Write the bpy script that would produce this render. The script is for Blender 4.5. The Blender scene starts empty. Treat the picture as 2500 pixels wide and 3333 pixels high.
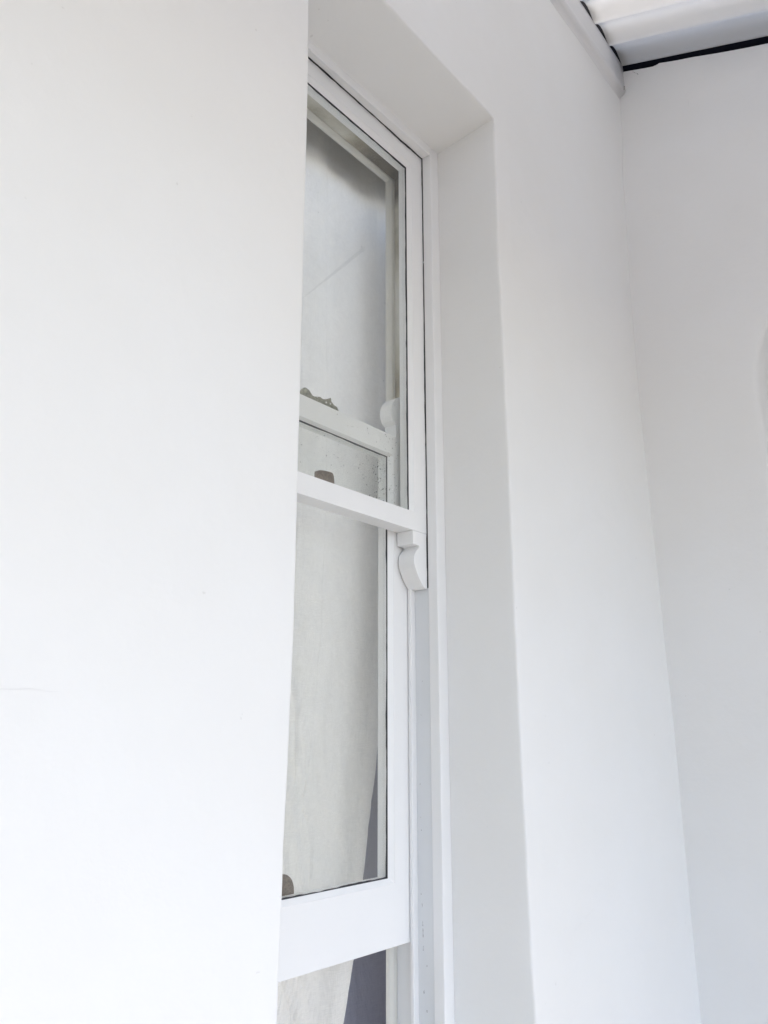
import bpy, bmesh, math, random
from mathutils import Vector, noise
R = math.radians
random.seed(4)
sc = bpy.context.scene

# ------------------------------------------------------------------ camera
# world: +X along the window wall, +Y into the house, Z up, eye level at z = 0 (ground 1.5 m below)
GZ = -1.50
cam = bpy.data.cameras.new("camera"); camo = bpy.data.objects.new("camera", cam)
sc.collection.objects.link(camo); sc.camera = camo
cam.sensor_fit = 'VERTICAL'; cam.sensor_height = 24.0; cam.lens = 19.54
cam.clip_start = 0.02; cam.clip_end = 2000
camo.location = (0, 0, 0)
YAW, PITCH = 38.305, 15.25
camo.rotation_euler = (R(90 + PITCH), 0, R(YAW - 90))

# ------------------------------------------------------------------ light
SUN_EL, SUN_AZ = 52.0, 150.0      # azimuth clockwise from +Y
w = bpy.data.worlds.new("World"); sc.world = w; w.use_nodes = True
nt = w.node_tree; nt.nodes.clear()
sky = nt.nodes.new('ShaderNodeTexSky'); sky.sky_type = 'NISHITA'; sky.sun_disc = False
sky.sun_elevation = R(SUN_EL); sky.sun_rotation = R(SUN_AZ)
sky.air_density = 1.0; sky.dust_density = 3.0; sky.ozone_density = 1.05
bg = nt.nodes.new('ShaderNodeBackground'); bg.inputs[1].default_value = 0.15
out = nt.nodes.new('ShaderNodeOutputWorld')
nt.links.new(sky.outputs[0], bg.inputs[0]); nt.links.new(bg.outputs[0], out.inputs[0])
sun = bpy.data.lights.new("sun", 'SUN'); sun.energy = 0.6; sun.angle = R(20); sun.color = (1.0, 0.97, 0.92)
suno = bpy.data.objects.new("sun", sun); sc.collection.objects.link(suno)
az, el = R(SUN_AZ), R(SUN_EL)
sd = Vector((math.sin(az)*math.cos(el), math.cos(az)*math.cos(el), math.sin(el)))
suno.rotation_euler = sd.to_track_quat('Z', 'Y').to_euler()
sc.view_settings.view_transform = 'Standard'; sc.view_settings.look = 'None'
sc.view_settings.exposure = 1.89; sc.view_settings.gamma = 1.0
sc.render.engine = 'CYCLES'
try:
    sc.cycles.max_bounces = 14; sc.cycles.diffuse_bounces = 8; sc.cycles.transparent_max_bounces = 16
    sc.cycles.glossy_bounces = 6
except Exception: pass

# ------------------------------------------------------------------ materials
def newmat(name):
    m = bpy.data.materials.new(name); m.use_nodes = True
    n = m.node_tree; n.nodes.clear()
    o = n.nodes.new('ShaderNodeOutputMaterial'); b = n.nodes.new('ShaderNodeBsdfPrincipled')
    n.links.new(b.outputs[0], o.inputs[0]); return m, n, b, o
def N(n, t, **kw):
    x = n.nodes.new(t)
    for k, v in kw.items(): setattr(x, k, v)
    return x
def noise_tex(n, co, scale, detail=4, rough=.55, mscale=(1, 1, 1), dist=0):
    mp = N(n, 'ShaderNodeMapping'); mp.inputs['Scale'].default_value = mscale
    n.links.new(co, mp.inputs[0])
    t = N(n, 'ShaderNodeTexNoise'); t.inputs['Scale'].default_value = scale
    t.inputs['Detail'].default_value = detail; t.inputs['Roughness'].default_value = rough
    t.inputs['Distortion'].default_value = dist
    n.links.new(mp.outputs[0], t.inputs['Vector']); return t.outputs['Fac']
def ramp(n, fac, stops):
    r = N(n, 'ShaderNodeValToRGB'); e = r.color_ramp.elements
    while len(e) > 1: e.remove(e[-1])
    e[0].position = stops[0][0]; e[0].color = (*stops[0][1], 1)
    for p, c in stops[1:]:
        q = e.new(p); q.color = (*c, 1)
    n.links.new(fac, r.inputs[0]); return r.outputs[0]
def mixc(n, fac, a, b):
    m = N(n, 'ShaderNodeMix', data_type='RGBA')
    if isinstance(fac, (int, float)): m.inputs[0].default_value = fac
    else: n.links.new(fac, m.inputs[0])
    for i, c in ((6, a), (7, b)):
        if isinstance(c, tuple): m.inputs[i].default_value = (*c, 1)
        else: n.links.new(c, m.inputs[i])
    return m.outputs[2]
def bump(n, b, items):
    prev = None
    for h, s, d in items:
        u = N(n, 'ShaderNodeBump'); u.inputs['Strength'].default_value = s; u.inputs['Distance'].default_value = d
        n.links.new(h, u.inputs['Height'])
        if prev: n.links.new(prev, u.inputs['Normal'])
        prev = u.outputs[0]
    n.links.new(prev, b.inputs['Normal'])
def coord(n): return N(n, 'ShaderNodeTexCoord').outputs['Object']

def plaster(name, col, warm):
    m, n, b, o = newmat(name); co = coord(n)
    f1 = noise_tex(n, co, 2.2, 3); c = mixc(n, ramp(n, f1, [(.35, (0, 0, 0)), (.7, (1, 1, 1))]), col, warm)
    spk = noise_tex(n, co, 55, 2, .5)
    c = mixc(n, ramp(n, spk, [(.765, (0, 0, 0)), (.80, (.35, .35, .35))]), c, (.55, .54, .52))
    n.links.new(c, b.inputs['Base Color']); b.inputs['Roughness'].default_value = .62
    b.inputs['Specular IOR Level'].default_value = .3
    bump(n, b, [(noise_tex(n, co, 3.0, 3), .35, .02), (noise_tex(n, co, 26, 4), .34, .003), (noise_tex(n, co, 260, 3), .12, .0008)])
    return m
M = {}
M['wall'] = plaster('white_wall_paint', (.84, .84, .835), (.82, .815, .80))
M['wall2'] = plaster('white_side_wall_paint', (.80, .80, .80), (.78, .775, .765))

def paint(name, col, rough=.38, stretch=(14, 14, 1), chips=0, chipcol=(.12, .11, .10)):
    m, n, b, o = newmat(name); co = coord(n)
    f = noise_tex(n, co, 3.5, 4); c = mixc(n, f, col, tuple(x*.96 for x in col))
    if chips:
        g = noise_tex(n, co, 26, 5, .7, (1.6, 1.6, .28))
        c = mixc(n, ramp(n, g, [(chips, (0, 0, 0)), (chips+.03, (1, 1, 1))]), c, chipcol)
    n.links.new(c, b.inputs['Base Color']); b.inputs['Roughness'].default_value = rough
    bump(n, b, [(noise_tex(n, co, 9, 3, .5, stretch), .12, .001), (noise_tex(n, co, 14, 3), .12, .002)])
    return m
M['wood'] = paint('white_gloss_paint', (.87, .87, .87))
M['wood_h'] = paint('white_gloss_paint_rail', (.87, .87, .87), stretch=(1, 14, 14))
M['lining'] = paint('white_frame_paint', (.86, .86, .86), .45)
M['channel'] = paint('worn_channel_paint', (.74, .755, .77), .5, chips=.685)
M['board'] = paint('grey_white_board_paint', (.76, .76, .77), .5, stretch=(1, 14, 14))
M['roof'] = paint('white_roof_underside_paint', (.71, .71, .70), .65, stretch=(14, 1, 14))

def grime():
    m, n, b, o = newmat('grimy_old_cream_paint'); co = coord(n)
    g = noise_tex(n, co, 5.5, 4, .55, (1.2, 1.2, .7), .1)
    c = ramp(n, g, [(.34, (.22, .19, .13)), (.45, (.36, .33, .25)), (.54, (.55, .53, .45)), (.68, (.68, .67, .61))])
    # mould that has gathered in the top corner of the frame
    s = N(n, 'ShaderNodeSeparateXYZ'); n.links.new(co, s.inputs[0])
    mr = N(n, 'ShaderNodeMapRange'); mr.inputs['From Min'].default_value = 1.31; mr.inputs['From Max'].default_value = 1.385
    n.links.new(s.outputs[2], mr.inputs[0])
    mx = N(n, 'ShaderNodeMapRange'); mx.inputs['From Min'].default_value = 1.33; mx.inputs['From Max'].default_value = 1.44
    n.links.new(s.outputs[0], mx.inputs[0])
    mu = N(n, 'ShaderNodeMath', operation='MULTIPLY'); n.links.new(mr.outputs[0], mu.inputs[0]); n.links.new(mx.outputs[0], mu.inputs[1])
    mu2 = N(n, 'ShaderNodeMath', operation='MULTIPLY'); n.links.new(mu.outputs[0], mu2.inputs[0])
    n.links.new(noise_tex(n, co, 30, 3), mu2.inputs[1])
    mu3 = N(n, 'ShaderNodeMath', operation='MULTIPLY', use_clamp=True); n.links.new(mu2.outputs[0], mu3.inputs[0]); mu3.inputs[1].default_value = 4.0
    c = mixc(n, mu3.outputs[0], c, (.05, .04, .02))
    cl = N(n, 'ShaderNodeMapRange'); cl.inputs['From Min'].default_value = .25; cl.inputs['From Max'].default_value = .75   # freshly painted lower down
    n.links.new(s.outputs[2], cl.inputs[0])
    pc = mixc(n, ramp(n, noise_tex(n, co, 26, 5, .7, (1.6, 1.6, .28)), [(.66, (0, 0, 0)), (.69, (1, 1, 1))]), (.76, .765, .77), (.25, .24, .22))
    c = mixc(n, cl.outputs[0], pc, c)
    n.links.new(c, b.inputs['Base Color']); b.inputs['Roughness'].default_value = .6
    bump(n, b, [(g, .2, .002)])
    return m
M['grime'] = grime()
M['inner'] = paint('cream_inner_paint', (.74, .73, .68), .45)
def simple(name, col, rough=.6, metal=0):
    m, n, b, o = newmat(name); co = coord(n)
    c = mixc(n, noise_tex(n, co, 60, 4), tuple(x*.7 for x in col), tuple(min(1, x*1.3) for x in col))
    if metal: c = mixc(n, ramp(n, noise_tex(n, co, 190, 5, .7), [(.45, (0, 0, 0)), (.62, (1, 1, 1))]), c, tuple(x*.68 for x in col))
    n.links.new(c, b.inputs['Base Color']); b.inputs['Roughness'].default_value = rough; b.inputs['Metallic'].default_value = metal
    bump(n, b, [(noise_tex(n, co, 90, 3), .2, .001)])
    return m
M['dark_line'] = simple('dark_edge_and_gap_shade', (.035, .035, .04), .8)  # colour of the glass edge line, and of shade painted in the sash gap
M['dark'] = simple('dark_cavity_shade', (.004, .004, .006), .95)
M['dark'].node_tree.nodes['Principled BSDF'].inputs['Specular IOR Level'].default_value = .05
M['shade_board'] = simple('dark_olive_shade_board', (.05, .045, .026), .8)
M['room'] = simple('room_plaster', (.845, .805, .735), .9)
M['bronze'] = simple('worn_brown_bronze', (.24, .19, .15), .32, .75)
M['brass'] = simple('dull_green_brass', (.38, .38, .31), .30, .8)
M['speck'] = simple('dark_specks', (.10, .10, .09), .8)
M['chip'] = simple('grey_bare_timber', (.30, .29, .30), .8)
M['crack'] = simple('filled_hairline', (.80, .795, .79), .8)
M['flake'] = simple('white_paint_splash', (.8, .8, .8), .6)
M['floor'] = simple('pale_floor_tiles', (.36, .33, .285), .6)
M['ground'] = simple('pale_concrete', (.14, .13, .11), .85)

def glass():
    m, n, b, o = newmat('thin_window_glass'); n.nodes.remove(b)
    tr = N(n, 'ShaderNodeBsdfTransparent'); tr.inputs[0].default_value = (.985, .99, .982, 1)
    gl = N(n, 'ShaderNodeBsdfGlossy'); gl.inputs['Roughness'].default_value = .015
    fr = N(n, 'ShaderNodeFresnel'); 
    geo = N(n, 'ShaderNodeNewGeometry'); mi = N(n, 'ShaderNodeMapRange')      # leaving the pane the ratio of indices is inverted
    mi.inputs['To Min'].default_value = 1.5; mi.inputs['To Max'].default_value = 1/1.5
    n.links.new(geo.outputs['Backfacing'], mi.inputs[0])
    n.links.new(mi.outputs[0], fr.inputs['IOR'])
    co = coord(n)
    df = N(n, 'ShaderNodeBsdfDiffuse'); df.inputs[0].default_value = (.6, .6, .56, 1)
    mx = N(n, 'ShaderNodeMixShader'); n.links.new(fr.outputs[0], mx.inputs[0])
    n.links.new(tr.outputs[0], mx.inputs[1]); n.links.new(gl.outputs[0], mx.inputs[2])
    # thin film of dust
    dust = ramp(n, noise_tex(n, co, 7, 5, .65, (1, 1, .6)), [(.35, (.02, .02, .02)), (.8, (.06, .06, .06))])
    m2 = N(n, 'ShaderNodeMixShader'); n.links.new(dust, m2.inputs[0])
    n.links.new(mx.outputs[0], m2.inputs[1]); n.links.new(df.outputs[0], m2.inputs[2])
    n.links.new(m2.outputs[0], o.inputs[0])
    return m
M['glass'] = glass()
def cloth(name, col, trans):
    m, n, b, o = newmat(name); co = coord(n)
    wv = N(n, 'ShaderNodeTexNoise'); wv.inputs['Scale'].default_value = 1
    t1 = noise_tex(n, co, 60, 3, .6, (22, 1, 1)); t2 = noise_tex(n, co, 60, 3, .6, (1, 1, 22))
    ad = N(n, 'ShaderNodeMath', operation='ADD'); n.links.new(t1, ad.inputs[0]); n.links.new(t2, ad.inputs[1])
    hf = N(n, 'ShaderNodeMath', operation='MULTIPLY'); n.links.new(ad.outputs[0], hf.inputs[0]); hf.inputs[1].default_value = .5
    c = mixc(n, ramp(n, hf.outputs[0], [(.38, (0, 0, 0)), (.62, (1, 1, 1))]), tuple(x*.84 for x in col), col)
    n.links.new(c, b.inputs['Base Color']); b.inputs['Roughness'].default_value = .9
    b.inputs['Specular IOR Level'].default_value = .1
    bump(n, b, [(noise_tex(n, co, 7, 5, .6, (1, 1, .35), 1.2), .6, .012), (hf.outputs[0], .25, .0006)])
    tl = N(n, 'ShaderNodeBsdfTranslucent'); n.links.new(c, tl.inputs[0])
    mx = N(n, 'ShaderNodeMixShader'); mx.inputs[0].default_value = trans
    n.links.new(b.outputs[0], mx.inputs[1]); n.links.new(tl.outputs[0], mx.inputs[2]); n.links.new(mx.outputs[0], o.inputs[0])
    return m
M['linen'] = cloth('white_linen', (.95, .935, .885), .64)
M['drape'] = cloth('blue_grey_drape', (.36, .355, .41), .05)

# ------------------------------------------------------------------ helpers
def link(name, me, mat, parent=None, smooth=False):
    o = bpy.data.objects.new(name, me); sc.collection.objects.link(o)
    for mm in (mat if isinstance(mat, (list, tuple)) else [mat]): me.materials.append(mm)
    if parent: o.parent = parent
    if smooth:
        for p in me.polygons: p.use_smooth = True
    return o
def obj(name, bm, mat, parent=None, bev=0, smooth=False):
    bmesh.ops.recalc_face_normals(bm, faces=bm.faces)
    me = bpy.data.meshes.new(name); bm.to_mesh(me); bm.free()
    o = link(name, me, mat, parent, smooth)
    if bev:
        b = o.modifiers.new('bevel', 'BEVEL'); b.width = bev; b.segments = 2; b.limit_method = 'ANGLE'; b.angle_limit = R(30)
    return o
def tag(o, label=None, cat=None, kind=None, group=None):
    if cat and not kind: kind = 'thing'
    if label: o['label'] = label
    if cat: o['category'] = cat
    if kind: o['kind'] = kind
    if group: o['group'] = group
    return o
def empty(name, loc=(0, 0, 0)):
    o = bpy.data.objects.new(name, None); sc.collection.objects.link(o); o.location = loc
    o.empty_display_size = .1; return o
def box(bm, x0, x1, y0, y1, z0, z1):
    v = [bm.verts.new((x, y, z)) for x in (x0, x1) for y in (y0, y1) for z in (z0, z1)]
    for f in ((0, 1, 3, 2), (4, 6, 7, 5), (0, 4, 5, 1), (2, 3, 7, 6), (0, 2, 6, 4), (1, 5, 7, 3)):
        bm.faces.new([v[i] for i in f])
def ring(bm, loops):
    """closed frame: each loop = (x0, x1, z0, z1, y) or four explicit (x,y,z); consecutive loops are joined, last to first"""
    L = []
    for l in loops:
        if len(l) == 5:
            x0, x1, z0, z1, y = l; pts = [(x0, y, z0), (x1, y, z0), (x1, y, z1), (x0, y, z1)]
        else: pts = l
        L.append([bm.verts.new(p) for p in pts])
    for a in range(len(L)):
        A, B = L[a], L[(a+1) % len(L)]
        for i in range(4):
            j = (i+1) % 4; bm.faces.new((A[i], A[j], B[j], B[i]))
def prism_y(bm, pts, y0, y1):
    a = [bm.verts.new((x, y0, z)) for x, z in pts]; b = [bm.verts.new((x, y1, z)) for x, z in pts]
    n = len(pts); bm.faces.new(a); bm.faces.new(b[::-1])
    for i in range(n):
        j = (i+1) % n; bm.faces.new((a[i], b[i], b[j], a[j]))
def interp(t, pts):
    if t <= pts[0][0]: return pts[0][1]
    for (a, fa), (b, fb) in zip(pts, pts[1:]):
        if t <= b:
            s = (t-a)/(b-a); s = s*s*(3-2*s); return fa + (fb-fa)*s
    return pts[-1][1]
def nz(x, y, z, s): return noise.noise(Vector((x*s, y*s, z*s)))

# ------------------------------------------------------------------ ground
bm = bmesh.new(); box(bm, -600, 600, -600, 600, GZ-1.2, GZ-.15)
tag(obj('ground', bm, M['ground']), 'open pale ground outside the veranda', kind='structure')
bm = bmesh.new(); box(bm, -9, 2.5, -1.7, .85, GZ-.149, GZ)
tag(obj('veranda_floor', bm, M['floor'], bev=.01), 'pale veranda floor under the window wall', kind='structure')

# ------------------------------------------------------------------ window wall (with deep recess round the window)
XL, XR, ZB, ZT = .866, 1.511, -.78, 1.457
Y0, YL, YB = .85, 1.0172, 1.152
left_x = [(-1.5, .858), (-.35, .858), (-.16, .860), (.0, .8645), (.16, .868), (.45, .8672), (.7, .8660), (1.0, .8655), (1.15, .8640), (1.28, .8600), (1.46, .859)]
right_x = [(-.78, 1.530), (-.5, 1.5285), (-.4, 1.5226), (-.22, 1.520), (-.04, 1.5150), (.28, 1.5125), (.58, 1.5130), (.8, 1.5105), (1.07, 1.506), (1.35, 1.511), (1.46, 1.511)]
def head_z(x, y):
    t = (y-Y0)/(YL-Y0)
    front = 1.4625 + .0030*math.sin(x*9)
    back = 1.4440 - (1.5119-x)*.0352
    return front*(1-t) + back*t
bm = bmesh.new()
PROF = [(.06, 0), (.03, 0), (.007, 0), (.0035, .0004), (.0014, .0014), (.0004, .0035), (0, .007), (0, .03), (0, .08), (0, .13), (0, YL-Y0), (0, YB-Y0)]
zs = [ZB + (ZT-ZB)*i/60 for i in range(61)]
xs = [i/24 for i in range(25)]
path = [('L', z) for z in zs[:-1]] + [('C1', 0)] + [('T', t) for t in xs[1:-1]] + [('C2', 0)] + [('R', z) for z in zs[:-1][::-1]]
cols = []
for kind, s in path:
    col = []
    for o_, dy in PROF:
        y = Y0 + dy
        k = max(0, 1 - o_/.06); kd = max(0, 1 - dy/.16)
        if kind == 'L':
            x = XL - o_ + k*((interp(s, left_x)-XL) if dy < .16 else -.006) + k*kd*.0012*nz(0, 0, s, 18); z = s
        elif kind == 'R':
            x = XR + o_ + k*kd*((interp(s, right_x)-XR) + .0016*nz(3, 0, s, 14)) ; z = s
            if dy >= YL-Y0-1e-6: x = 1.5100
        else:
            t = 0 if kind == 'C1' else 1 if kind == 'C2' else s
            x = XL-.006 + (XR-XL+.006)*t
            z = ZT + o_ + k*(head_z(x, y)-ZT) + k*kd*.0016*nz(x, 7, 0, 14)
            if kind == 'C1': x = XL - o_ + (k*-.0065)
            if kind == 'C2': x = XR + o_
        col.append(bm.verts.new((x, y, z)))
    cols.append(col)
for a, b in zip(cols, cols[1:]):
    for i in range(len(PROF)-1): bm.faces.new((a[i], a[i+1], b[i+1], b[i]))
for f in bm.faces: f.smooth = True
for (kind, s), c in zip(path, cols):
    if kind in ('C1', 'C2'):
        for i in range(5, len(PROF)-1): bm.edges.get((c[i], c[i+1])).smooth = False
def quad(bm, *p): return bm.faces.new([bm.verts.new(q) for q in p])
ox0, ox1, oz = XL-.06, XR+.06, ZT+.06
WX0, WX1, WT = -9.0, 2.62, 2.21
# outer face, as gently uneven grids
def grid_face(bm, x0, x1, z0, z1, nx, nz_, y, keep):
    V = {}
    for i in range(nx+1):
        for j in range(nz_+1):
            x = x0+(x1-x0)*i/nx; z = z0+(z1-z0)*j/nz_
            yy = y
            if not keep(i, j, nx, nz_): yy += .0035*nz(x, 1, z, 1.3) + .0015*nz(x, 4, z, 4)
            V[i, j] = bm.verts.new((x, yy, z))
    for i in range(nx):
        for j in range(nz_):
            f = bm.faces.new((V[i, j], V[i+1, j], V[i+1, j+1], V[i, j+1])); f.smooth = True
grid_face(bm, WX0, ox0, GZ, WT, 90, 50, Y0, lambda i, j, a, b: i == a)
grid_face(bm, ox1, WX1, GZ, WT, 24, 50, Y0, lambda i, j, a, b: i == 0)
quad(bm, (ox0, Y0, oz), (ox1, Y0, oz), (ox1, Y0, WT), (ox0, Y0, WT))
quad(bm, (ox0, Y0, GZ), (ox1, Y0, GZ), (ox1, Y0, ZB), (ox0, Y0, ZB))
quad(bm, (ox0, Y0, ZB), (ox1, Y0, ZB), (ox1, YB, ZB), (ox0, YB, ZB))
# inner face of the wall, closing it
for q in ((WX0, XL-.0, GZ, WT), (XR, WX1, GZ, WT)):
    quad(bm, (q[0], YB, q[2]), (q[1], YB, q[2]), (q[1], YB, q[3]), (q[0], YB, q[3]))
quad(bm, (XL, YB, 1.42), (XR, YB, 1.42), (XR, YB, WT), (XL, YB, WT))
quad(bm, (XL, YB, GZ), (XR, YB, GZ), (XR, YB, ZB), (XL, YB, ZB))
quad(bm, (WX0, Y0, WT), (WX1, Y0, WT), (WX1, YB, WT), (WX0, YB, WT))
house = obj('house_wall', bm, M['wall'])
tag(house, 'smooth white painted house wall with deep recess around the tall sash window', 'wall')

def wall_y(x, z): return Y0 + .0035*nz(x, 1, z, 1.3) + .0015*nz(x, 4, z, 4)
def crack(pts, w, mat, n=14):
    bm = bmesh.new(); P = []
    for a, b in zip(pts, pts[1:]):
        for i in range(n): P.append((a[0]+(b[0]-a[0])*i/n, a[1]+(b[1]-a[1])*i/n))
    P.append(pts[-1]); prev = None
    for i, (x, z) in enumerate(P):
        j = .0018; x += j*nz(x, z, 1, 45); z += j*nz(x, z, 9, 45)
        ww = w*(.6+.8*abs(nz(x, z, 3, 90)))*math.sin(math.pi*min(1, max(.08, i/len(P))))
        y = wall_y(x, z)-.0006
        cur = (bm.verts.new((x-ww*.35, y, z+ww*.5)), bm.verts.new((x+ww*.35, y, z-ww*.5)))
        if prev: bm.faces.new((prev[0], prev[1], cur[1], cur[0]))
        prev = cur
    bmesh.ops.solidify(bm, geom=bm.faces[:], thickness=.0007)
    return obj('hairline_crack', bm, mat, house)
crack([(.395, .049), (.47, .051), (.515, .049)], .0006, M['crack'])
crack([(1.60, -.35), (1.64, -.372), (1.655, -.40), (1.675, -.415), (1.69, -.45)], .0016, M['crack'])
crack([(1.66, -.385), (1.71, -.372), (1.80, -.345)], .0012, M['crack'])
crack([(1.86, .42), (1.865, .36)], .0010, M['crack'])

# ------------------------------------------------------------------ side wall at the right, with an arched recess
bx = [(-1.5, 2.381), (-.7, 2.3828), (-.12, 2.3775), (.33, 2.357), (.73, 2.345), (1.09, 2.334), (1.48, 2.338), (1.76, 2.350), (2.0, 2.385), (2.15, 2.394), (2.4, 2.394)]
TOPP = [(.86, 2.2475), (.8314, 2.2396), (.76, 2.212), (.716, 2.197), (.7097, 2.2035), (.66, 2.1835), (.60, 2.1625), (.52, 2.131), (.44, 2.1015), (.375, 2.078), (.2, 2.017), (-.3, 1.843), (-1.25, 1.512)]
def top_z(y):
    for (a, fa), (b, fb) in zip(TOPP, TOPP[1:]):
        if y >= b: return fa + (fb-fa)*(a-y)/(a-b)
    return TOPP[-1][1]
AC, AR, AZ0 = .0660, .45, .93     # arch centre in Y, radius, springing height
bm = bmesh.new()
def bxx(y, z):
    return interp(z, bx) + .003*nz(y, z, 9, 2.0) + .0012*nz(y, z, 2, 7)
def arch_out(s):   # s 0..1 from lower right jamb (y = AC+AR) over the arch to the other jamb
    L1 = AZ0-GZ; La = math.pi*AR; T = 2*L1+La; d = s*T
    if d < L1: return (AC+AR, GZ+d, 0)
    if d < L1+La:
        a = (d-L1)/AR; return (AC+AR*math.cos(a), AZ0+AR*math.sin(a), 1)
    return (AC-AR, AZ0-(d-L1-La), 2)
# rings around the opening, from the reveal outwards
NS = 150
loops = []
for off, dx in ((0, .10), (0, .05), (0, .016), (.002, .007), (.007, .002), (.016, 0), (.05, 0), (.11, 0)):
    lp = []
    for i in range(NS+1):
        y, z, k = arch_out(i/NS)
        dyv, dzv = (y-AC, z-AZ0) if k == 1 else ((1 if k == 0 else -1)*AR, 0)
        y2 = y + dyv/AR*off; z2 = z + dzv/AR*off
        lp.append(bm.verts.new((bxx(y2, z2)+dx, y2, z2)))
    loops.append(lp)
for a, b in zip(loops, loops[1:]):
    for i in range(NS):
        f = bm.faces.new((a[i], a[i+1], b[i+1], b[i])); f.smooth = True
# fill between outer loop and the wall outline by strips in Y (columns)
out_l = loops[-1]
def strip(y_lo, y_hi, zlo, zhi, ny, nz_):
    V = {}
    for i in range(ny+1):
        y = y_lo+(y_hi-y_lo)*i/ny
        a = zlo(y); b = zhi(y)
        for j in range(nz_+1):
            z = a+(b-a)*j/nz_; V[i, j] = bm.verts.new((bxx(y, z), y, z))
    for i in range(ny):
        for j in range(nz_):
            f = bm.faces.new((V[i, j], V[i+1, j], V[i+1, j+1], V[i, j+1])); f.smooth = True
RO = AR+.11
strip(AC+RO, .862, lambda y: GZ, lambda y: top_z(y), 40, 90)
strip(-1.25, AC-RO, lambda y: GZ, lambda y: top_z(y), 20, 60)
strip(AC-RO, AC+RO, lambda y: AZ0+math.sqrt(max(0, RO*RO-(y-AC)**2)), lambda y: top_z(y), 60, 40)
# back of the niche
bk = [loops[0][i] for i in range(NS+1)]
bm.faces.new(bk)
# top thickness and far end
ys = [.862-(2.112)*i/80 for i in range(81)]
tp = [(bm.verts.new((bxx(y, top_z(y)), y, top_z(y))), bm.verts.new((2.62, y, top_z(y)))) for y in ys]
for a, b in zip(tp, tp[1:]): bm.faces.new((a[0], a[1], b[1], b[0]))
quad(bm, (2.38, -1.25, GZ), (2.62, -1.25, GZ), (2.62, -1.25, 1.512), (2.394, -1.25, 1.512))
quad(bm, (2.62, -1.25, GZ), (2.62, .862, GZ), (2.62, .862, 2.2475), (2.62, -1.25, 1.512))
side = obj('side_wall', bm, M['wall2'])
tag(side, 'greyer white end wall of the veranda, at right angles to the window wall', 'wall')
# hairline crack and two nail specks
bm = bmesh.new()
pts = [(.800, 2.2175), (.795, 2.215), (.790, 2.207), (.784, 2.203), (.781, 2.196)]
for a, b in zip(pts, pts[1:]):
    x = interp(2.2, bx)-.004
    quad(bm, (x, a[0], a[1]), (x, a[0]-.0022, a[1]-.002), (x, b[0]-.0022, b[1]-.002), (x, b[0], b[1]))
bmesh.ops.solidify(bm, geom=bm.faces[:], thickness=.0012)
obj('hairline_crack', bm, M['speck'], side)

# ------------------------------------------------------------------ ledger board under the roof
bm = bmesh.new()
prof = [(.870, 2.262), (.8312, 2.262), (.8308, 2.24), (.8306, 2.19), (.8302, 2.176), (.8290, 2.168), (.8275, 2.163), (.8278, 2.156), (.8310, 2.149), (.8370, 2.1455), (.843, 2.143), (.848, 2.137), (.852, 2.125), (.870, 2.118)]
nX = 90
prev = None; first = None
for i in range(nX+1):
    x = -9 + 11.392*(i/nX)
    wv = .0012*nz(x, 3, 3, 3)
    cur = [bm.verts.new((x, y+wv*(1 if y < .86 else 0), z+.0015*nz(x, y*3, z*3, 5))) for y, z in prof]
    if prev:
        for k in range(len(prof)-1):
            f = bm.faces.new((prev[k], cur[k], cur[k+1], prev[k+1])); f.smooth = k > 0
    else: first = cur
    prev = cur
bm.faces.new(first); bm.faces.new(prev)
ledger = tag(obj('ledger_board', bm, M['board']), 'painted timber ledger board with rounded lower edge running along wall under the roof', 'board')
bm = bmesh.new()
for y, z in ((.8265, 2.150), (.8255, 2.158)):
    bmesh.ops.create_icosphere(bm, subdivisions=1, radius=.0022)
    bmesh.ops.translate(bm, verts=bm.verts[-12:], vec=(2.374, y, z))
obj('nail_head', bm, M['speck'], ledger)

# ------------------------------------------------------------------ corrugated roof
SL = .338
PITCH_C = .1135
def roof_z(x, y):
    ph = (x-2.1652)/PITCH_C*2*math.pi
    c = .5-.5*math.cos(ph+.25*math.sin(ph))
    c = c**.8
    return 2.262 - SL*(.8306-y) + .030*c
bm = bmesh.new()
Xs = [-9 + 11.4*i/1700 for i in range(1701)]
# the last sheet stops just before the end wall
Xs = [x for x in Xs if x < 2.397]
Ysr = [.8322, .80, .35, -.2, -.75, -1.30, -1.95]
prev = None
for x in Xs:
    cur = [bm.verts.new((x, y, roof_z(x, y)+.0012*nz(x, y, 0, 3))) for y in Ysr]
    if prev:
        for k in range(len(Ysr)-1):
            f = bm.faces.new((prev[k], prev[k+1], cur[k+1], cur[k])); f.smooth = True
    prev = cur
bmesh.ops.solidify(bm, geom=bm.faces[:], thickness=.003)
roof = tag(obj('veranda_roof', bm, M['roof']), 'white painted corrugated veranda roof sloping up to the house wall', 'roof')
# black blocks paint the shade of the cavity behind ledger and above end wall
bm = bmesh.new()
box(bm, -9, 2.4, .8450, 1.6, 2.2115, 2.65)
obj('cavity_shade_block', bm, M['dark'], roof)
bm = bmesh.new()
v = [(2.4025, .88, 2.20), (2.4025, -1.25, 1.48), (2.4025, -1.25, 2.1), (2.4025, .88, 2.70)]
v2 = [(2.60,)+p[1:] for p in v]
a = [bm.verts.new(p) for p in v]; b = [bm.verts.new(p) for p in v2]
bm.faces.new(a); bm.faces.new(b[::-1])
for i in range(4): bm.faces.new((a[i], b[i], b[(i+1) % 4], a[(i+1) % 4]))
obj('end_gap_shade_block', bm, M['dark'], roof)

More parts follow.
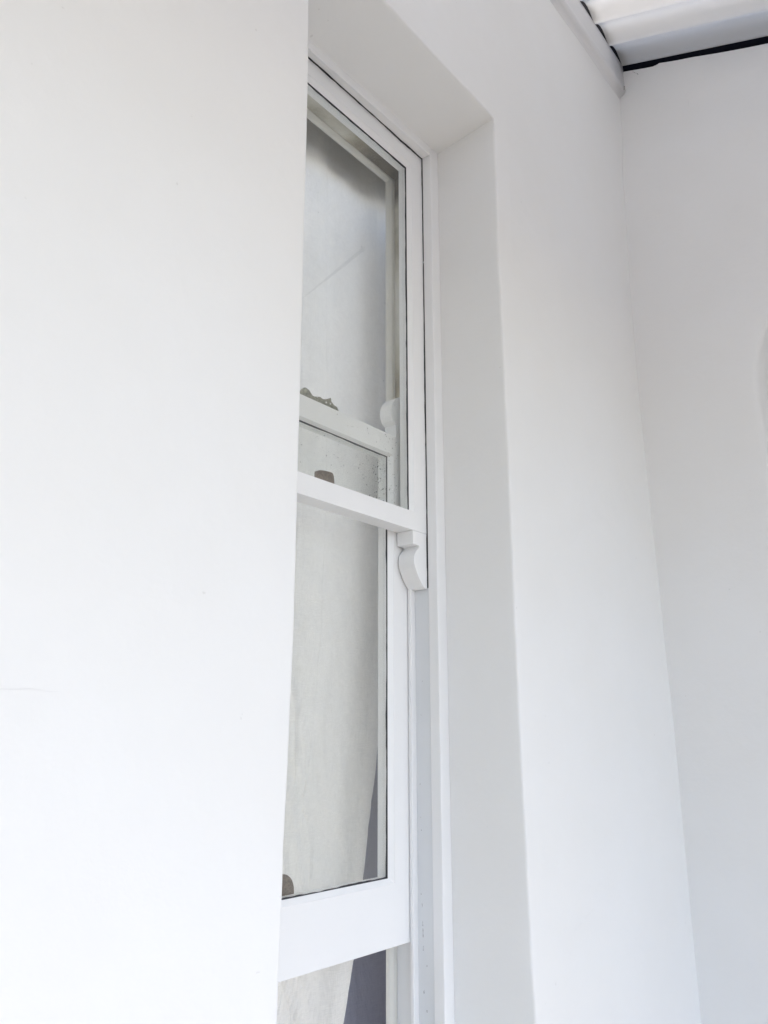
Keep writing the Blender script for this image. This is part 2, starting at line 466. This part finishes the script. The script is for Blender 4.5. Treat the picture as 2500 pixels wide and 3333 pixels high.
# ------------------------------------------------------------------ sash window
win = tag(empty('sash_window', (1.18, 1.04, -.60)), 'tall white timber sash window set in a deep wall recess, lower sash raised a little', 'window')
win_off = Vector((-1.18, -1.04, .60))
def wobj(name, bm, mat, parent=win, bev=0, smooth=False):
    if parent is win: bmesh.ops.translate(bm, verts=bm.verts, vec=win_off)
    return obj(name, bm, mat, parent, bev, smooth)
M_off = None
Xe0, Xe = .8945, 1.4757
def hb(x): return 1.4183 - (1.474-x)*.0283
# outer lining
bm = bmesh.new()
nH = 26
ZS = -.62
# two uprights and a slightly wavy head board
box(bm, XL-.008, Xe0, YL, 1.0427, ZS, hb(Xe0))
box(bm, Xe, 1.5100, YL, 1.0427, ZS, 1.4445)
prev = None
for i in range(nH+1):
    x = Xe0 + (Xe-Xe0)*i/nH
    wz = .0016*nz(x, 0, 0, 22) + .0009*nz(x, 5, 0, 60)
    cur = [bm.verts.new(p) for p in ((x, YL, hb(x)+wz*.4), (x, 1.0427, 1.4195+wz), (x, 1.0427, 1.448), (x, YL, 1.448))]
    if prev:
        for k in range(4): bm.faces.new((prev[k], prev[(k+1) % 4], cur[(k+1) % 4], cur[k]))
    else: bm.faces.new(cur)
    prev = cur
bm.faces.new(prev)
wobj('outer_lining', bm, M['lining'], bev=.0025)
# pulley stiles (the channels the sashes slide in)
bm = bmesh.new()
box(bm, 1.4787, 1.5085, 1.0432, 1.0807, ZS, 1.43)
box(bm, .868, .8915, 1.0432, 1.0807, ZS, 1.43)
box(bm, .8915, 1.4787, 1.0432, 1.0807, 1.4265, 1.447)
wobj('pulley_stile', bm, M['channel'])
bm = bmesh.new()
ring(bm, [(.907, 1.4633, ZS, 1.408, 1.0807), (.868, 1.5085, ZS-.02, 1.447, 1.0807), (.868, 1.5085, ZS-.02, 1.447, 1.0900), (.907, 1.4633, ZS, 1.408, 1.0900)])
wobj('parting_bead', bm, M['wood'], bev=.002)
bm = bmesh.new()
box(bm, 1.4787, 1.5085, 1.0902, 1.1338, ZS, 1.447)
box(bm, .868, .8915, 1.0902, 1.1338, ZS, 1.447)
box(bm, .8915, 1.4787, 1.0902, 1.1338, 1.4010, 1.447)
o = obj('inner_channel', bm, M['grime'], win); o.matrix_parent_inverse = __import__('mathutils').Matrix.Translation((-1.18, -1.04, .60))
bm = bmesh.new()
ring(bm, [(.9010, 1.4682, ZS, 1.3990, 1.1342), (.8685, 1.508, ZS-.02, 1.446, 1.1340), (.8685, 1.508, ZS-.02, 1.446, 1.1515), (.9068, 1.4627, ZS, 1.3935, 1.1515), (.9068, 1.4627, ZS, 1.3935, 1.1420)])
wobj('staff_bead', bm, M['inner'], bev=.002)
bm = bmesh.new()
box(bm, .8685, 1.508, 1.00, 1.20, -.72, -.622)
wobj('window_sill', bm, M['wood'], bev=.004)

# old chips and cracks in the paint of the sash channel
bm = bmesh.new()
for y, z, h in ((1.0725, -.301, .004), (1.0700, -.322, .009), (1.0692, -.355, .012), (1.0690, -.372, .020), (1.0686, -.40, .010), (1.0680, -.477, .008), (1.0600, -.43, .004), (1.0612, -.51, .006), (1.0702, -.18, .003), (1.0714, -.155, .002), (1.0722, -.09, .003), (1.0690, .05, .002), (1.063, .12, .002)):
    n = 6; pl = [(y+.0006*random.uniform(-1, 1)-(.0009 if k < n else -.0005)*random.uniform(.3, 1)*math.sin(math.pi*((k % n)+.5)/n), z+h*((k+.5)/n-.5) if k < n else z+h*((2*n-k-.5)/n-.5)) for k in range(2*n)]
    a = [bm.verts.new((1.4786, p, q)) for p, q in pl]; b = [bm.verts.new((1.4783, p, q)) for p, q in pl]
    bm.faces.new(a); bm.faces.new(b[::-1])
    for k in range(2*n): bm.faces.new((a[k], b[k], b[(k+1) % (2*n)], a[(k+1) % (2*n)]))
tag(wobj('paint_chips', bm, M['chip']), kind='stuff')

# --- upper sash (the outer one)
us = None
def sash(name, gx0, gx1, gz0, gz1, bx0, bx1, bz0, bz1, ox0, ox1, oz0, oz1, yf, yg, yi, yb):
    bm = bmesh.new()
    ring(bm, [(gx0, gx1, gz0, gz1, yg), (bx0, bx1, bz0, bz1, yf+.0012), (bx0-.0002, bx1+.0002, bz0-.0002, bz1+.0002, yf),
              (ox0, ox1, oz0, oz1, yf), (ox0, ox1, oz0, oz1, yb), (gx0-.009, gx1+.009, gz0-.009, gz1+.009, yb), (gx0, gx1, gz0, gz1, yi)])
    return bm
cx0, cx1 = .8935, 1.4768
b_ = sash('u', .950, 1.4211, .4838, 1.3666, .940, 1.4314, .4836, 1.3780, cx0, cx1, .4410, 1.4240, 1.0452, 1.0540, 1.0765, 1.0785)
box(b_, .968, 1.4772, 1.0775, 1.0890, .4412, .4832)
upper = wobj('upper_sash', b_, M['wood'], bev=.0012)
upper['label'] = 'upper sash with curved horn below its meeting rail'
# horn
hp = [(1.4248, .4408), (1.4252, .4105), (1.4474, .4097), (1.4478, .4075), (1.4462, .4042), (1.4400, .3995), (1.4351, .3945), (1.4310, .3880), (1.4289, .3805), (1.4283, .3735), (1.4296, .3660), (1.4325, .3590),
      (1.4361, .3527), (1.4410, .3445), (1.4470, .3365), (1.4540, .3285), (1.4610, .3215), (1.4680, .3176), (1.4768, .3172), (1.4768, .4408)]
bm2 = bmesh.new(); prism_y(bm2, hp, 1.0452, 1.0886)
bmesh.ops.translate(bm2, verts=bm2.verts, vec=win_off)
obj('horn', bm2, M['wood'], upper, bev=.0012)
bm = bmesh.new(); prism_y(bm, [(2*1.185-x, z) for x, z in hp], 1.0452, 1.0886)
bmesh.ops.translate(bm, verts=bm.verts, vec=win_off); obj('horn', bm, M['wood'], upper, bev=.0012)
def sub(name, bm, mat, parent, **k):
    bmesh.ops.translate(bm, verts=bm.verts, vec=win_off); return obj(name, bm, mat, parent, **k)
bm = bmesh.new(); box(bm, .946, 1.4250, 1.0560, 1.0590, .4790, 1.3705)
sub('glass_pane', bm, M['glass'], upper)
# irregular dark line where glass meets the timber
def dark_line(bm, x0, x1, z0, z1, y, w, rad=0):
    def seg(ax, a0, a1, fixed, sgn):
        n = 70; prev = None
        for i in range(n+1):
            t = a0+(a1-a0)*i/n
            ww = w*max(.25, 1+.9*nz(t, fixed, 0, 9)+.6*nz(t, fixed, 3, 50))
            if ax == 'z': P = [(fixed, y-.0012, t), (fixed-sgn*ww, y-.0012, t), (fixed-sgn*ww, y+.001, t), (fixed, y+.001, t)]
            else: P = [(t, y-.0012, fixed), (t, y-.0012, fixed-sgn*ww), (t, y+.001, fixed-sgn*ww), (t, y+.001, fixed)]
            cur = [bm.verts.new(p) for p in P]
            if prev:
                for k in range(4): bm.faces.new((prev[k], prev[(k+1) % 4], cur[(k+1) % 4], cur[k]))
            prev = cur
    seg('z', z0, z1, x1, 1)
    seg('x', x0, x1, z1, 1)
    return seg
bm = bmesh.new(); dark_line(bm, .950, 1.4217, .4845, 1.3672, 1.0545, .0028)
sub('glass_edge_line', bm, M['dark_line'], upper)
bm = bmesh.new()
seg = dark_line(bm, 1.00, 1.4801, .3200, 1.4262, 1.0449, .0036)  # dark strip painting the shade in the gap between sash and lining
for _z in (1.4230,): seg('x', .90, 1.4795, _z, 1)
sub('gap_shade_strip', bm, M['dark_line'], upper)
# bronze keeper on the meeting rail, seen through the upper pane
bm = bmesh.new()
kp = [(1.1380, .4800), (1.1385, .5073), (1.1500, .5128), (1.1638, .5154), (1.1770, .5165), (1.1878, .5170), (1.1925, .5110), (1.1944, .4984), (1.1944, .4800)]
prism_y(bm, kp, 1.0700, 1.0735); box(bm, 1.130, 1.202, 1.0735, 1.0885, .4830, .4862)
sub('fastener_keeper', bm, M['bronze'], upper, bev=.0008)

# --- lower sash (the inner one, raised)
b_ = sash('l', .967, 1.4037, -.2654, .6160, .955, 1.4157, -.2752, .6205, .8935, 1.4772, -.3895, .6676, 1.0915, 1.1005, 1.1255, 1.1275)
lower = wobj('lower_sash', b_, M['wood'], bev=.0012)
lower['label'] = 'lower sash raised a little, with deep bottom rail'
bm = bmesh.new(); box(bm, .963, 1.4075, 1.1024, 1.1054, -.2700, .6200)
sub('glass_pane', bm, M['glass'], lower)
bm = bmesh.new(); sg = dark_line(bm, .967, 1.4043, -.2650, .6165, 1.1010, .0024)
sg('x', .967, 1.4043, -.2658, -1)
sub('glass_edge_line', bm, M['dark_line'], lower)
# upward horns of the lower sash
hq = [(1.4300, .6670), (1.4300, .7005), (1.4260, .7010), (1.4180, .7070), (1.4130, .7160), (1.4112, .7270), (1.4130, .7390), (1.4190, .7520), (1.4280, .7620), (1.4400, .7700), (1.4560, .7770), (1.4768, .7820), (1.4768, .6670)]
for mir in (0, 1):
    bm = bmesh.new(); prism_y(bm, [((2*1.1853-x) if mir else x, z) for x, z in hq], 1.0945, 1.1272)
    sub('horn', bm, M['wood'], lower, bev=.0012)
# sash fastener lying on the top rail
bm = bmesh.new()
fp = [(1.1150, .6675), (1.1175, .6750), (1.1219, .6820), (1.1262, .6868), (1.1323, .6890), (1.1390, .6890), (1.1442, .6870), (1.1490, .6825), (1.1532, .6795), (1.1601, .6795), (1.1660, .6825), (1.1756, .6845), (1.1830, .6825), (1.1898, .6838),
      (1.2000, .6880), (1.2094, .6935), (1.2105, .6858), (1.2190, .6800), (1.2299, .6787), (1.2360, .6675)]
prism_y(bm, fp, 1.0965, 1.1035)
box(bm, 1.125, 1.232, 1.0945, 1.1200, .6672, .6700)
n0 = len(bm.verts); bmesh.ops.create_uvsphere(bm, u_segments=16, v_segments=10, radius=.0074); bm.verts.ensure_lookup_table()
for v in bm.verts[n0:]: v.co = Vector((1.1325+v.co.x*1.15, 1.0985+v.co.y*.75, .6825+v.co.z))
sub('sash_fastener', bm, M['brass'], lower, bev=.0022)
for x, z in ((1.166, .681), (1.193, .677), (1.206, .6785)):
    bm = bmesh.new(); bmesh.ops.create_icosphere(bm, subdivisions=2, radius=.002)
    bmesh.ops.translate(bm, verts=bm.verts, vec=(x, 1.0962, z)); sub('paint_drip', bm, M['flake'], lower, smooth=True)
# lift handle behind the lower pane
bm = bmesh.new()
lp = [(1.1100, -.2700)] + [(1.1405 - .030*math.cos(t), -.2610+.0300*math.sin(t)) for t in [math.pi*i/14 for i in range(15)]] + [(1.1710, -.2700)]
prism_y(bm, lp, 1.1295, 1.1330)
sub('sash_lift', bm, M['bronze'], lower, bev=.001)
# fly specks on the lower pane
bm = bmesh.new()
def speck(x, y, z, r):
    n = 6; a0 = random.random()*6
    p = [(x+r*math.cos(a0+i*math.tau/n)*random.uniform(.6, 1.2), z+r*math.sin(a0+i*math.tau/n)*random.uniform(.6, 1.4)) for i in range(n)]
    prism_y(bm, p, y, y+.0006)
for i in range(150):
    if random.random() < .55: x = random.gauss(1.375, .018); z = random.uniform(.50, .61)
    else: x = random.uniform(1.10, 1.38); z = .612-abs(random.gauss(0, .045))
    if x > 1.402: continue
    speck(x, 1.1016, z, random.choice((.0004, .0005, .0006, .0009, .0013)))
for i in range(34): speck(random.uniform(1.396, 1.432), 1.0906, random.uniform(.50, .66), random.choice((.0005, .0007, .0010)))
for i in range(14): speck(random.uniform(1.20, 1.43), 1.0906, random.uniform(.622, .664), random.choice((.0005, .0007, .0010)))
for i in range(22): speck(random.uniform(1.06, 1.39), 1.0548, random.uniform(.50, 1.3), random.choice((.0004, .0006, .0008)))
tag(sub('fly_specks', bm, M['speck'], lower), kind='stuff')
bm = bmesh.new()
for i in range(9): speck(1.372+random.uniform(-.006, .008), 1.0548, .507+random.uniform(0, .022), random.uniform(.0008, .0016))
sub('paint_splashes', bm, M['flake'], upper)

# ------------------------------------------------------------------ curtains
def curtain(name, mat, x0, edge, z0, top, y, amp, seed, nx=520, nzv=200, wl=(21, 47, 9)):
    bm = bmesh.new(); V = {}
    for j in range(nzv+1):
        zz = j/nzv; xe = edge(z0+(1.60-z0)*zz)
        for i in range(nx+1):
            u = i/nx; x = x0+(xe-x0)*u; s = x0+(1.70-x0)*u; z = z0+(top(x)-z0)*zz
            d = math.sin(s*wl[0]+seed+.5*math.sin(z*1.3))*.60 + math.sin(s*wl[1]+seed*2+.8*math.sin(z*1.1+1))*.22 + math.sin(s*wl[2]+seed)*.5
            d += .55*nz(s*3, seed, z*.5, 2.2) + .18*nz(s*3, seed, z*1.5, 5)
            # diagonal drag wrinkles low down
            low = max(0, min(1, (.25-z)/.5)); d += low*.14*nz(s*1.0+z*.35, seed, z*.25, 26)
            pull = max(0, (1.53-xe))*.9
            # crumpled creases and stitched vertical seams
            cr = 1-abs(noise.noise(Vector((x*22+z*7, z*6.5, seed))))*2.6; cr = max(0, cr)**3
            cr2 = 1-abs(noise.noise(Vector((x*40-z*9, z*11, seed+5))))*2.8; cr2 = max(0, cr2)**3
            zone = max(.12, min(1, (.45-z)/.4))*max(.25, min(1, (1.36-x)/.12))
            d += zone*(cr*.60+cr2*.22)*(.010/amp)
            for sx in (1.221, 1.312, 1.418): d += .16*math.exp(-((s-sx)/.0028)**2)
            V[i, j] = bm.verts.new((x, y+amp*d*(1+2*pull) + .012*max(0, u-.93)/.07 + .03*max(0, (z-top(x)+.03)/.03)**2, z))
    for i in range(nx):
        for j in range(nzv):
            f = bm.faces.new((V[i, j], V[i+1, j], V[i+1, j+1], V[i, j+1])); f.smooth = True
    o = obj(name, bm, mat, smooth=True); return o
def lerp(t, pts):
    for (a, fa), (b, fb) in zip(pts, pts[1:]):
        if t <= b: return fa + (fb-fa)*max(0, (t-a)/(b-a))
    return pts[-1][1]
def e1(z): return lerp(z, [(-1.1, 1.20), (-.62, 1.358), (-.5375, 1.386), (-.43, 1.415), (-.282, 1.447), (-.124, 1.475), (-.05, 1.491), (.05, 1.508), (.2, 1.530), (.5, 1.542), (.8, 1.538), (1.1, 1.530), (1.7, 1.525)])
def t1(x): return interp(x, [(1.10, 1.362), (1.16, 1.385), (1.222, 1.3787), (1.277, 1.3875), (1.3546, 1.3973), (1.416, 1.3838), (1.47, 1.392), (1.5075, 1.4131), (1.6, 1.42)])
tag(curtain('white_curtain', M['linen'], .70, e1, -1.1, lambda x: 1.60, 1.192, .010, 1.0), 'white linen curtain behind the sash window, drawn aside towards the left at the bottom', 'curtain')
tag(curtain('grey_curtain', M['drape'], 1.44, lambda z: 1.80, -1.2, lambda x: 1.32, 1.275, .020, 3.0), 'shaded blue-grey curtain hanging behind the swept-back edge of the white curtain', 'curtain')

bm = bmesh.new()  # added board, its wavy lower edge blocks backlight to shade the curtain top
prism_y(bm, [(.8+i*.02, 1.10*(t1(.8+i*.02)-1.392)+1.362) for i in range(48)] + [(1.74, 1.66), (.8, 1.66)], 1.214, 1.232)
tag(obj('curtain_shade_board', bm, M['shade_board'], bev=.003), 'dark board added behind the white curtain to shade its top', 'shade_board')

# ------------------------------------------------------------------ room behind the window, opened above to light the curtain
bm = bmesh.new()
box(bm, -1.6, 2.61, 1.1535, 3.6, GZ, 2.20)
bm.faces.ensure_lookup_table()
# open the side that faces the window wall (the window wall itself closes it)
f = [f for f in bm.faces if abs(f.calc_center_median().y-1.1535) < 1e-4]
bmesh.ops.delete(bm, geom=f, context='FACES')
f = [f for f in bm.faces if abs(f.calc_center_median().z-2.2) < 1e-4]      # ceiling removed over the far part, an added opening to backlight the curtain
bmesh.ops.delete(bm, geom=f, context='FACES')
quad(bm, (-1.6, 1.1535, 2.2), (2.61, 1.1535, 2.2), (2.61, 1.66, 2.2), (-1.6, 1.66, 2.2))
tag(obj('room', bm, M['room']), 'room behind the window, ceiling left open to backlight the curtain', kind='structure')
